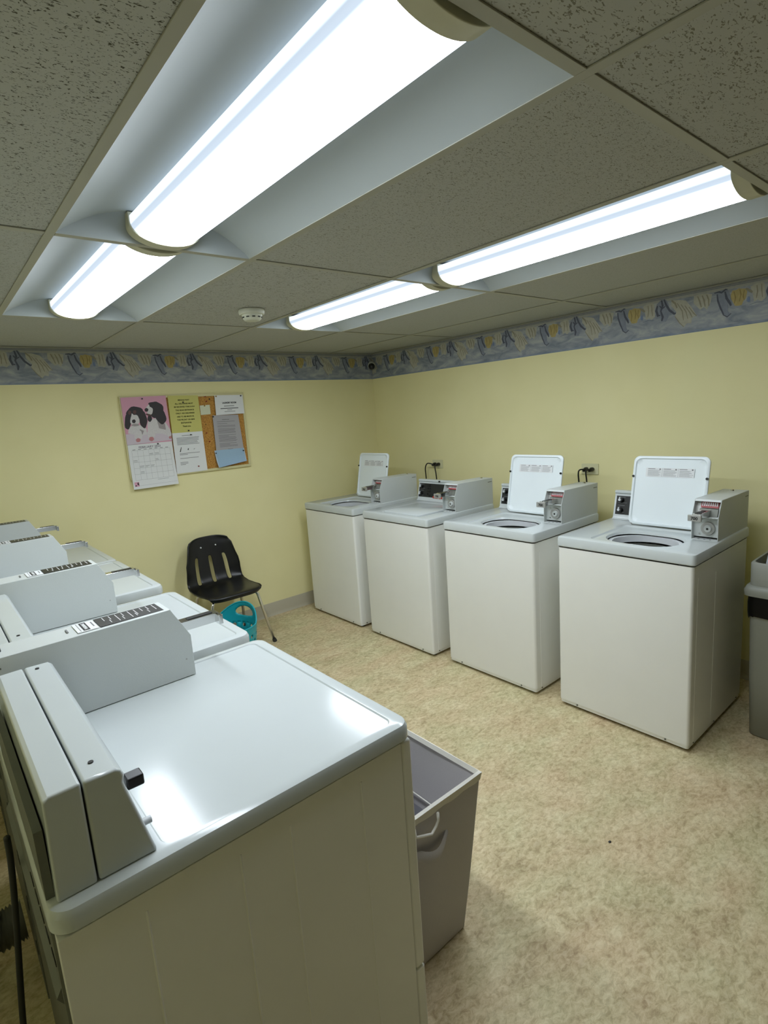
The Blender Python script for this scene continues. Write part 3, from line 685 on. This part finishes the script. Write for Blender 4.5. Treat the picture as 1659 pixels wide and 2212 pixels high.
# ------------------------------------------------------------------ grey fabric hamper
hp = thing('laundry_hamper', 'grey fabric hamper with white rim beside the nearest dryer', 'hamper', (-2.37, -2.80, 0))
def hamper(t):
    X, Y = -2.37, -2.80
    def lp(z, ins=0, wob=0):
        f = z/.555; x0, x1 = -2.505, -2.24+.03*f; y0, y1 = -2.955-.065*f, -2.56+.04*f; P = []
        n = 12; c = [(x1, y0), (x1, y1), (x0, y1), (x0, y0)]
        cx, cy = (x0+x1)/2, (y0+y1)/2
        for k in range(4):
            (ax, ay), (bx, by) = c[k], c[(k+1) % 4]
            for i in range(n):
                s_ = i/n; px, py = ax+(bx-ax)*s_, ay+(by-ay)*s_
                b = wob*sin(pi*s_)*(1 if k != 2 else .3)+wob*.35*sin(s_*pi*3+f*4+k)
                nx, ny = [(1, 0), (0, 1), (-1, 0), (0, -1)][k]
                d = b-ins
                px, py = px+nx*d, py+ny*d
                if i == 0 or True:
                    ox = [(0, -1), (1, 0), (0, 1), (-1, 0)][k]; w0 = max(0, 1-s_*n)
                    px -= ox[0]*ins*w0; py -= ox[1]*ins*w0
                P.append((px-X, py-Y, z))
        return P
    zs = [.004, .03, .1, .2, .3, .4, .48, .53, .552]
    wb = [0, .002, .005, .007, .007, .006, .004, .002, 0]
    mb = MB().loft([lp(z, 0, w_) for z, w_ in zip(zs, wb)], True, False)
    mb.build('fabric_body', fabric, t, ang=60)
    mb = MB().loft([lp(z, .004, w_) for z, w_ in list(zip(zs, wb))[4:]][::-1], False, False)
    mb.build('upper_lining', fabric, t, ang=60)
    mb = MB().loft([lp(z, .0045, w_) for z, w_ in list(zip(zs, wb))[:5]], True, False)
    mb.build('mesh_lining', fabric_in, t, ang=60)
    MB().tube(lp(.345, .007, .004), .0022, 6, closed=True).build('lining_seam', wfab, t, ang=180)
    # rim band: tall soft white binding
    A, B_, C_, D_ = lp(.527, -.002, .001), lp(.551, -.004, .001), lp(.556, .003, .0), lp(.542, .007, 0)
    A = [(x, y, z+.0025*sin(i*1.7)) for i, (x, y, z) in enumerate(A)]
    MB().loft([A, B_, C_, D_], False, False).build('rim_band', wfab, t, ang=60)
    f = lambda x, z: (x-X, -3.026-Y, z)
    MB().tube([f(-2.392, .528), f(-2.391, .505), f(-2.40, .492), (-2.425-X, -3.034-Y, .488), f(-2.45, .492), f(-2.475, .503), f(-2.478, .528)], .004, 8).build('strap_loop', wfab, t, ang=180)
    # sagging cloth carry handle
    hd = MB(); q = []
    for k in range(13):
        s_ = k/12; x = -2.345-.15*s_; z = .437-.028*sin(pi*min(1, s_*1.3))-.0*s_; y = -3.005-.022*sin(pi*s_)
        wd = .006+.013*sin(pi*s_)**.5 if 0 < s_ < 1 else .006
        q.append([(x-X, y-.003-Y, z+wd), (x-X, y-.010-Y, z), (x-X, y-.003-Y, z-wd), (x-X, y+.001-Y, z)])
    hd.loft(q).build('carry_handle', fabric, t, ang=80)
hamper(hp)

# ------------------------------------------------------------------ trash can
tr = thing('trash_can', 'grey trash can with black liner and swing lid, right of the nearest washer', 'trash can', (-.36, -3.45, 0))
def can(t):
    def lp(z, hx, hy, r=.032): return [(x, y, z) for x, y in rr(0, 0, hx, hy, r, 8)]
    MB().loft([lp(0, .195, .225), lp(.006, .203, .233), (lp(.3, .211, .243)), lp(.66, .219, .252)], cap1=False).build('bin_body', gcan, t, ang=60)
    mb = MB(); L = []
    for k, (z, d) in enumerate([(.575, .003), (.60, .006), (.64, .007), (.684, .003)]):
        L.append([(x*(1+d*3), y*(1+d*3), z+(.006*sin(i*.9)+.004*sin(i*2.3) if k == 0 else 0)) for i, (x, y, _) in enumerate(lp(z, .221, .254))])
    mb.loft(L, False, False).build('bin_liner', bag, t, ang=60)
    MB().loft([lp(.676, .228, .262), lp(.676, .236, .270), lp(.70, .238, .272), lp(.718, .230, .264), lp(.722, .219, .253), lp(.818, .213, .256), lp(.824, .209, .252), lp(.824, .201, .243), lp(.79, .196, .238)], cap0=False, cap1=False).build('lid_hood', gcan, t, ang=50)
    MB().loft([lp(.788, .196, .238), lp(.784, .196, .238)]).build('hood_throat', darkgap, t, smooth=False)
    fl = MB().loft([[(x, y, z) for x, y in rr(0, 0, .13, .218, .015, 6)] for z in (-.014, .014)]).build('swing_flap', gcan2, t, bevel=.004)
    fl.location = (-.06, 0, .875); fl.rotation_euler = (0, radians(-58), 0)
can(tr)

# ------------------------------------------------------------------ notice board
def on_wall(x, z, off): return (x, -off, z)
BX0, BX1, BZ0, BZ1 = -2.197, -1.302, 1.246, 1.806
nb = thing('notice_board', 'cork notice board in a pale frame on the back wall', 'notice board', ((BX0+BX1)/2, 0, BZ0))
cx_, = ((BX0+BX1)/2,)
MB().box(BX0+.01-cx_, BX1-.01-cx_, -.010, -.001, .01, BZ1-BZ0-.01).build('cork_panel', cork, nb, smooth=False)
fw_ = .018
hh = BZ1-BZ0; hw_ = (BX1-BX0)/2
parts('frame_rail', frame_m, nb, [MB().box(-hw_, hw_, -.018, -.001, 0, fw_), MB().box(-hw_, hw_, -.018, -.001, hh-fw_, hh), MB().box(-hw_, -hw_+fw_, -.018, -.001, fw_, hh-fw_), MB().box(hw_-fw_, hw_, -.018, -.001, fw_, hh-fw_)], bevel=.002)
def sheet(name, label, cat, quad, m, off=.0205, curl=0, lines=(), inks=None, group=None, blockers=()):
    """a pinned sheet: quad = four (x,z) corners TL TR BR BL; curl lifts the lower edge"""
    (tlx, tlz), (trx, trz), (brx, brz), (blx, blz) = quad
    n = 8; base = Vector((blx, 0, blz))
    def pt(u, v, d=0):
        x = (tlx*(1-u)+trx*u)*v+(blx*(1-u)+brx*u)*(1-v); z = (tlz*(1-u)+trz*u)*v+(blz*(1-u)+brz*u)*(1-v)
        y = -off-curl*max(0, 1-v*1.6)**2-d
        return (x-base.x, y, z-base.z)
    mb = MB()
    F = [[pt(i/n, j/n) for i in range(n+1)] for j in range(n+1)]
    vs = [p for r in F for p in r]; N1 = len(vs); vs += [(x, y+.0006, z) for x, y, z in vs]
    fs = []
    for j in range(n):
        for i in range(n):
            a = j*(n+1)+i; fs.append((a, a+1, a+n+2, a+n+1)); fs.append((a+N1, a+n+1+N1, a+n+2+N1, a+1+N1))
    edge = list(range(n+1))+[j*(n+1)+n for j in range(1, n+1)]+[n*(n+1)+i for i in range(n-1, -1, -1)]+[j*(n+1) for j in range(n-1, 0, -1)]
    for k in range(len(edge)): a, b_ = edge[k], edge[(k+1) % len(edge)]; fs.append((a, a+N1, b_+N1, b_))
    mb.add(vs, fs)
    for (u0, u1, v, h_, mi) in lines:
        seg = 4
        for q in range(seg):
            ua, ub = u0+(u1-u0)*q/seg, u0+(u1-u0)*(q+1)/seg
            mb.add([pt(ua, v-h_, .0004), pt(ub, v-h_, .0004), pt(ub, v, .0004), pt(ua, v, .0004)], [(0, 1, 2, 3)], mi)
    for mi, pts in blockers:
        mb.add([pt(u, v, .0004+.00003*k_) for k_, (u, v) in [(0, p) for p in pts]] if False else [pt(u, v, .0005+.00004*blockers.index((mi, pts))) for u, v in pts], [tuple(range(len(pts)))], mi)
    o = mb.build(name, [m]+(inks or [greyink]), smooth=False)
    o.location = base
    tag(o, label, cat, group)
    return o, pt
# puppy calendar: two pages
def pg(x, y):   # photo-crop pixels to page fractions
    yt = 165-20*((x-85)/530); v = (y-yt)/505
    xl = 85+75*v; w_ = 530-25*v
    return ((x-xl)/w_, 1-v)
def ell(cx, cy, rx, ry, rot=0, n=22, jit=0.05):
    P = []
    for i in range(n):
        a = 2*pi*i/n; r = 1+jit*sin(5*a+cx); x, y = rx*r*cos(a), ry*r*sin(a)
        P.append(pg(cx+x*cos(rot)-y*sin(rot), cy+x*sin(rot)+y*cos(rot)))
    return P
def plg(*p): return [(min(max(u, .002), .998), min(max(v, .002), .998)) for u, v in (pg(x, y) for x, y in p)]
pk = mat('photo_pink', (205, 150, 170), .5); wf = mat('photo_white_fur', (200, 196, 196), .5, noise=(90, .12)); gf = mat('photo_grey_fur', (150, 142, 142), .5, noise=(90, .2)); bf = mat('photo_black_fur', (34, 26, 28), .5); br_ = mat('photo_brown_fur', (84, 50, 46), .5); pw = mat('photo_paw_pink', (180, 120, 122), .5); ledge = mat('photo_ledge', (196, 184, 194), .5)
pups = [(7, plg((135, 552), (655, 520), (672, 632), (160, 672))),
        (2, plg((168, 540), (180, 480), (230, 455), (330, 460), (375, 500), (380, 560), (300, 575))), (2, plg((385, 540), (390, 430), (440, 395), (500, 390), (600, 440), (650, 520), (655, 600), (560, 560), (450, 555))),
        (3, plg((500, 420), (590, 450), (600, 520), (520, 500))), (3, plg((300, 500), (345, 520), (330, 560), (290, 545))),
        (2, ell(283, 570, 42, 58, .1)), (6, ell(280, 618, 26, 22)), (2, ell(428, 560, 44, 62, 0)), (6, ell(428, 612, 28, 24)), (2, ell(628, 550, 28, 60, -.3)), (6, ell(645, 605, 16, 16)),
        (4, ell(250, 330, 98, 72, 0)), (4, ell(172, 405, 38, 96, .12)), (4, ell(340, 400, 44, 92, -.12)), (5, ell(188, 322, 18, 22)), (5, ell(246, 318, 20, 20)), (4, ell(290, 330, 30, 30)),
        (2, ell(245, 405, 52, 60, -.1)), (2, plg((212, 330), (226, 340), (262, 385), (200, 385))), (3, ell(250, 455, 42, 14)), (4, ell(234, 415, 21, 20)),
        (4, ell(495, 300, 88, 88, .2)), (4, ell(545, 370, 60, 88, -.35)), (4, ell(480, 245, 78, 32, .1)), (4, ell(415, 390, 26, 36, 0)),
        (2, ell(420, 310, 34, 44, .3)), (2, plg((372, 275), (410, 238), (420, 262), (400, 290))), (5, ell(402, 350, 34, 10, .25)), (4, ell(380, 297, 22, 20))]
CQ = ((-2.189, 1.797), (-1.892, 1.802), (-1.888, 1.487), (-2.189, 1.484))
cal = thing('wall_calendar', 'hanging calendar with a pink puppy photo above a month grid', 'calendar', (-2.189, 0, 1.19))
o, _ = sheet('photo_page', None, None, CQ, pk, .0225, inks=[pk, wf, gf, bf, br_, pw, ledge], blockers=pups)
o.parent = cal; o.location = Vector(o.location)-Vector(cal.location)
ln = []
for k in range(8): ln.append((.07+.123*k, .0725+.123*k, .86, .66, 1))
for k in range(6): ln.append((.07, .931, .86-.132*k, .003, 1))
rn = random.Random(5)
for k in range(7): ln.append((.09+.123*k, .155+.123*k, .885, .012, 1))
for (r_, c_) in [(1, 3), (1, 4), (2, 0), (2, 4), (3, 1), (3, 2), (3, 3), (4, 1)]:
    a = .08+.123*c_; ln.append((a, a+rn.uniform(.06, .1), .845-.132*r_+.06, .008, 1)); ln.append((a, a+rn.uniform(.05, .1), .845-.132*r_+.035, .006, 1))
ln.append((.1, .98, .075, .0025, 1)); ln.append((.55, .8, .17, .006, 1))
MQ = ((-2.187, 1.486), (-1.891, 1.486), (-1.885, 1.186), (-2.19, 1.184))
o, pt = sheet('month_page', None, None, MQ, paper, .0225, curl=.012, lines=ln, inks=[greyink, ink, pk, bf],
              blockers=[(3, [(.03, .06), (.13, .06), (.13, .16), (.03, .16)]), (4, [(.04, .07), (.075, .07), (.085, .13), (.045, .135)]), (4, [(.09, .1), (.125, .075), (.12, .15), (.09, .14)])])
o.parent = cal; o.location = Vector(o.location)-Vector(cal.location)
text('FEBRUARY 2023', .021, mat('calendar_ink', (96, 92, 104), .7), o, m_back(.145, -.0232, .272), bold=.0002, sx=1.0)
MB().box(.003, .30, -.0215, -.0195, .006, .30).build('page_stack', paper, cal, bevel=.0005, seg=1)
# notices
yq = ((-1.878, 1.801), (-1.661, 1.797), (-1.659, 1.541), (-1.880, 1.540))
o, pt = sheet('yellow_notice', 'yellow typed notice about deliveries, right of the puppy calendar', 'notice', yq, yellowpaper, .0208)
yt = ['MIDDLE WAY', 'ALL DELIVERIES MUST', 'BE RECEIVED THROUGH', 'THE REAR ENTRANCE', 'ONLY. NO DELIVERIES', 'ARE TO BE MADE IN', 'THE FRONT OR SIDE', 'ENTRANCES.', 'Thank you.']
yink = mat('olive_ink', (70, 70, 20), .7)
for k, (tx, zz) in enumerate(zip(yt, [1.763, 1.738, 1.716, 1.693, 1.671, 1.648, 1.626, 1.604, 1.580])):
    text(tx, .0135, yink, o, m_back(-1.769-(-1.880), -.0215, zz-1.540), bold=.0004, sx=1.0)
ln = [(.3, .65, .93, .012, 1)]
for k in range(6): ln.append((.12, .86-rn.uniform(0, .08), .875-.032*k, .012, 1))
for k in range(2): ln.append((.16, .82-.4*k, .49-.03*k, .012, 1))
for k in range(1): ln.append((.16, .76, .37, .012, 1))
for k in range(3): ln.append((.15, .4-.08*(k == 2), .27-.028*k, .011, 1))
wq = ((-1.881, 1.541), (-1.660, 1.541), (-1.657, 1.256), (-1.883, 1.255))
sheet('white_notice', 'white notice with three tiny pictures, pinned under the yellow notice', 'notice', wq, paper, .0215, lines=ln, inks=[greyink, ink],
      blockers=[(2, [(.17, .53), (.2, .525), (.245, .64), (.23, .645)]), (2, [(.43, .57), (.45, .55), (.475, .59), (.46, .61)]), (1, [(.62, .57), (.64, .56), (.68, .585), (.67, .59)])])
lq = ((-1.537, 1.793), (-1.313, 1.790), (-1.313, 1.651), (-1.541, 1.648))
o, pt = sheet('laundry_room_sign', 'small white LAUNDRY ROOM sign at the top right of the cork board', 'sign', lq, paper, .0215,
      lines=[(.30, .66, .46, .035, 1), (.17, .80, .34, .04, 2), (.40, .57, .25, .025, 1), (.3, .68, .17, .025, 1)], inks=[greyink, mat('soft_ink', (90, 90, 92), .7)])
text('LAUNDRY ROOM', .0165, ink, o, m_back(.114, -.0225, .082), bold=.0006, sx=.85)
ln = [(.34, .62, .90, .016, 2)]
v = .85
while v > .22:
    ln.append((.14, .82-rn.choice([0, .02, .05, .3]), v, .010, 1)); v -= .026 if rn.random() > .22 else .05
ln += [(.42, .6, .17, .01, 1), (.33, .7, .13, .01, 1)]
gq = ((-1.569, 1.648), (-1.366, 1.644), (-1.348, 1.345), (-1.572, 1.345))
sheet('grey_notice', 'grey typed sheet hanging below the laundry room sign', 'notice', gq, greypaper, .0205, lines=ln, inks=[mat('faded_ink', (118, 116, 118), .7), greyink])
bq = ((-1.588, 1.392), (-1.349, 1.392), (-1.345, 1.292), (-1.575, 1.264))
sheet('blue_notice', 'pale blue slip with curled lower edge, over the foot of the grey sheet', 'notice', bq, bluepaper, .0222, curl=.018, lines=[(0.0, .012, 1, 1, 1), (.985, 1, 1, .9, 1)], inks=[paper])
nq = ((-1.652, 1.724), (-1.577, 1.727), (-1.577, 1.659), (-1.652, 1.656))
sheet('pinned_note', 'small pale blank note pinned alone on the bare cork', 'note', nq, notep, .0112)
# push pins
pin_b = mat('pin_black', (24, 22, 22), .35); pin_r = mat('pin_red', (130, 24, 28), .35); pin_y = mat('pin_ochre', (150, 118, 50), .4)
def pin(x, z, m_, label, off=.022):
    o = MB().loft([[(r*cos(2*pi*k/12), -y_, r*sin(2*pi*k/12)) for k in range(12)] for r, y_ in ((.0035, 0), (.0048, .001), (.0026, .003), (.0028, .008), (.0042, .010), (.0036, .0115))]).build('push_pin', m_)
    o.location = (x, -off, z); tag(o, label, 'push pin', 'push pins on the notice board')
B3 = .0105
for a in [(-2.052, 1.785, pin_b, 'dark push pin at the top of the puppy photo', .0235), (-1.989, 1.478, pin_b, 'black push pin just above the word February', .0235), (-1.776, 1.752, pin_b, 'black push pin under the first line of the yellow notice', .0215),
          (-1.762, 1.552, pin_b, 'dark push pin at the foot of the yellow notice', .0222), (-1.750, 1.522, pin_b, 'black push pin at the top of the white notice', .0225), (-1.722, 1.292, pin_r, 'red push pin near the foot of the white notice', .0225),
          (-1.606, 1.786, pin_r, 'topmost dark red push pin on bare cork between yellow notice and sign', B3), (-1.6, 1.752, pin_r, 'dark red push pin on bare cork just above the small blank note', B3), (-1.575, 1.768, pin_b, 'dark push pin on bare cork just left of the laundry room sign', B3),
          (-1.618, 1.721, pin_y, 'ochre push pin holding the small blank note', .0122), (-1.624, 1.588, pin_y, 'ochre push pin on bare cork, highest below the blank note', B3), (-1.627, 1.525, pin_r, 'red push pin on bare cork beside the top of the white notice', B3), (-1.612, 1.462, pin_r, 'lowest red push pin on the bare cork strip', B3),
          (-1.527, 1.785, pin_y, 'ochre push pin in the left corner of the laundry room sign', .0225), (-1.331, 1.783, pin_b, 'black push pin in the right corner of the laundry room sign', .0225), (-1.567, 1.639, pin_b, 'black push pin in the left corner of the grey sheet', .0215),
          (-1.58, 1.372, pin_b, 'black push pin at the left of the blue slip', .0235), (-1.358, 1.372, pin_b, 'black push pin at the right of the blue slip', .0235)]:
    pin(*a)

# ------------------------------------------------------------------ outlets and cords
def outlet(yc, zc, label):
    t = thing('wall_outlet', label, 'outlet', (0, yc, zc), 0, 'wall outlets behind the washers')
    MB().box(-.006, -.0005, -.058, .058, -.035, .035).build('cover_plate', ivory, t, bevel=.002)
    for s in (-1, 1):
        MB().loft([[(x_, y+s*.020, z) for y, z in rr(0, 0, .017, .014, .010, 5)] for x_ in (-.004, -.0075)]).build('socket', ivory, t)
    MB().cyl((-.005, 0, 0), (-.0072, 0, 0), .003, n=10).build('cover_screw', dullmetal, t)
outlet(-.768, 1.137, 'ivory wall outlet with a looped black cord, nearer the far corner')
outlet(-2.122, 1.137, 'ivory wall outlet with two black plugs, left of the nearest washer')
def cord(name, label, pts, yz, group='power cords in the wall outlets'):
    t = thing(name, label, 'power cord', (-.008, yz[0], yz[1]), 0, group)
    o = lambda p: (p[0]+.008, p[1]-yz[0], p[2]-yz[1])
    MB().tube([o((-.0075, yz[0], yz[1])), o((-.025, yz[0], yz[1])), o((-.04, yz[0], yz[1]-.004)), o((-.05, yz[0]+.002, yz[1]-.008))], [.013, .014, .011, .006], 12).build('plug', black, t)
    # smooth the path
    P = [Vector(p) for p in pts]; Q = []
    for i in range(len(P)-1):
        a, b_, c, d = P[max(i-1, 0)], P[i], P[i+1], P[min(i+2, len(P)-1)]
        for k in range(6):
            u = k/6; Q.append(.5*((2*b_)+(-a+c)*u+(2*a-5*b_+4*c-d)*u*u+(-a+3*b_-3*c+d)*u**3))
    Q.append(P[-1])
    MB().tube([o(q) for q in Q], .0048, 8).build('cable', black, t, ang=180)
cord('power_cord', 'black cord looping left and down from the outlet nearer the corner', [(-.045, -.748, 1.139), (-.06, -.715, 1.148), (-.06, -.69, 1.135), (-.055, -.672, 1.10), (-.05, -.67, 1.03), (-.05, -.68, .8), (-.06, -.70, .5)], (-.748, 1.137))
cord('power_cord', 'short straight black cord dropping from the outlet nearer the corner', [(-.045, -.788, 1.135), (-.06, -.790, 1.128), (-.062, -.793, 1.10), (-.06, -.800, 1.04), (-.05, -.81, .8), (-.06, -.82, .5)], (-.788, 1.137))
cord('power_cord', 'left of two black cords hanging from the two-plug outlet', [(-.045, -2.102, 1.139), (-.065, -2.086, 1.137), (-.068, -2.078, 1.115), (-.065, -2.080, 1.05), (-.05, -2.09, .8), (-.06, -2.10, .5)], (-2.102, 1.137))
cord('power_cord', 'right of two black cords hanging from the two-plug outlet', [(-.045, -2.142, 1.139), (-.065, -2.132, 1.137), (-.068, -2.130, 1.115), (-.065, -2.135, 1.05), (-.05, -2.14, .8), (-.06, -2.15, .5)], (-2.142, 1.137))
# behind the dryers
def hang(name, label, cat, pts, r, m_, grp=None, rib=False):
    P = [Vector(p) for p in pts]; Q = []
    for i in range(len(P)-1):
        a, b_, c, d = P[max(i-1, 0)], P[i], P[i+1], P[min(i+2, len(P)-1)]
        for k in range(14 if rib else 6):
            u = k/(14 if rib else 6); Q.append(.5*((2*b_)+(-a+c)*u+(2*a-5*b_+4*c-d)*u*u+(-a+3*b_-3*c+d)*u**3))
    Q.append(P[-1]); b0 = Vector(pts[-1])
    o = MB().tube([q-b0 for q in Q], [r*(1+.08*(-1)**i) if rib else r for i in range(len(Q))], 16 if rib else 8).build(name, m_, ang=180)
    o.location = b0; tag(o, label, cat, grp)
hang('dryer_power_cord', 'thick dark cord hanging behind the nearest dryer', 'power cord', [(-3.274, -2.71, .80), (-3.276, -2.70, .73), (-3.288, -2.70, .594), (-3.311, -2.70, .372), (-3.33, -2.69, .12), (-3.36, -2.62, .014), (-3.45, -2.4, .012)], .006, dark_rub)
hang('vent_hose', 'ribbed dryer vent hose behind the second dryer', 'hose', [(-3.266, -2.2, .22), (-3.33, -2.2, .22), (-3.38, -2.2, .25), (-3.4, -2.15, .36), (-3.42, -2.05, .5), (-3.5, -2.0, .6), (-3.74, -1.98, .62)], .052, foil, rib=True)
MB_ = MB().loft([[(r*cos(2*pi*k/14), r*.7*sin(2*pi*k/14), z) for k in range(14)] for r, z in ((.006, 0), (.0065, .002), (.003, .004))]).build('debris_speck', dark_rub)
MB_.location = (-1.611, -3.097, 0); tag(MB_, 'tiny dark speck of debris lying on the open floor', 'debris')
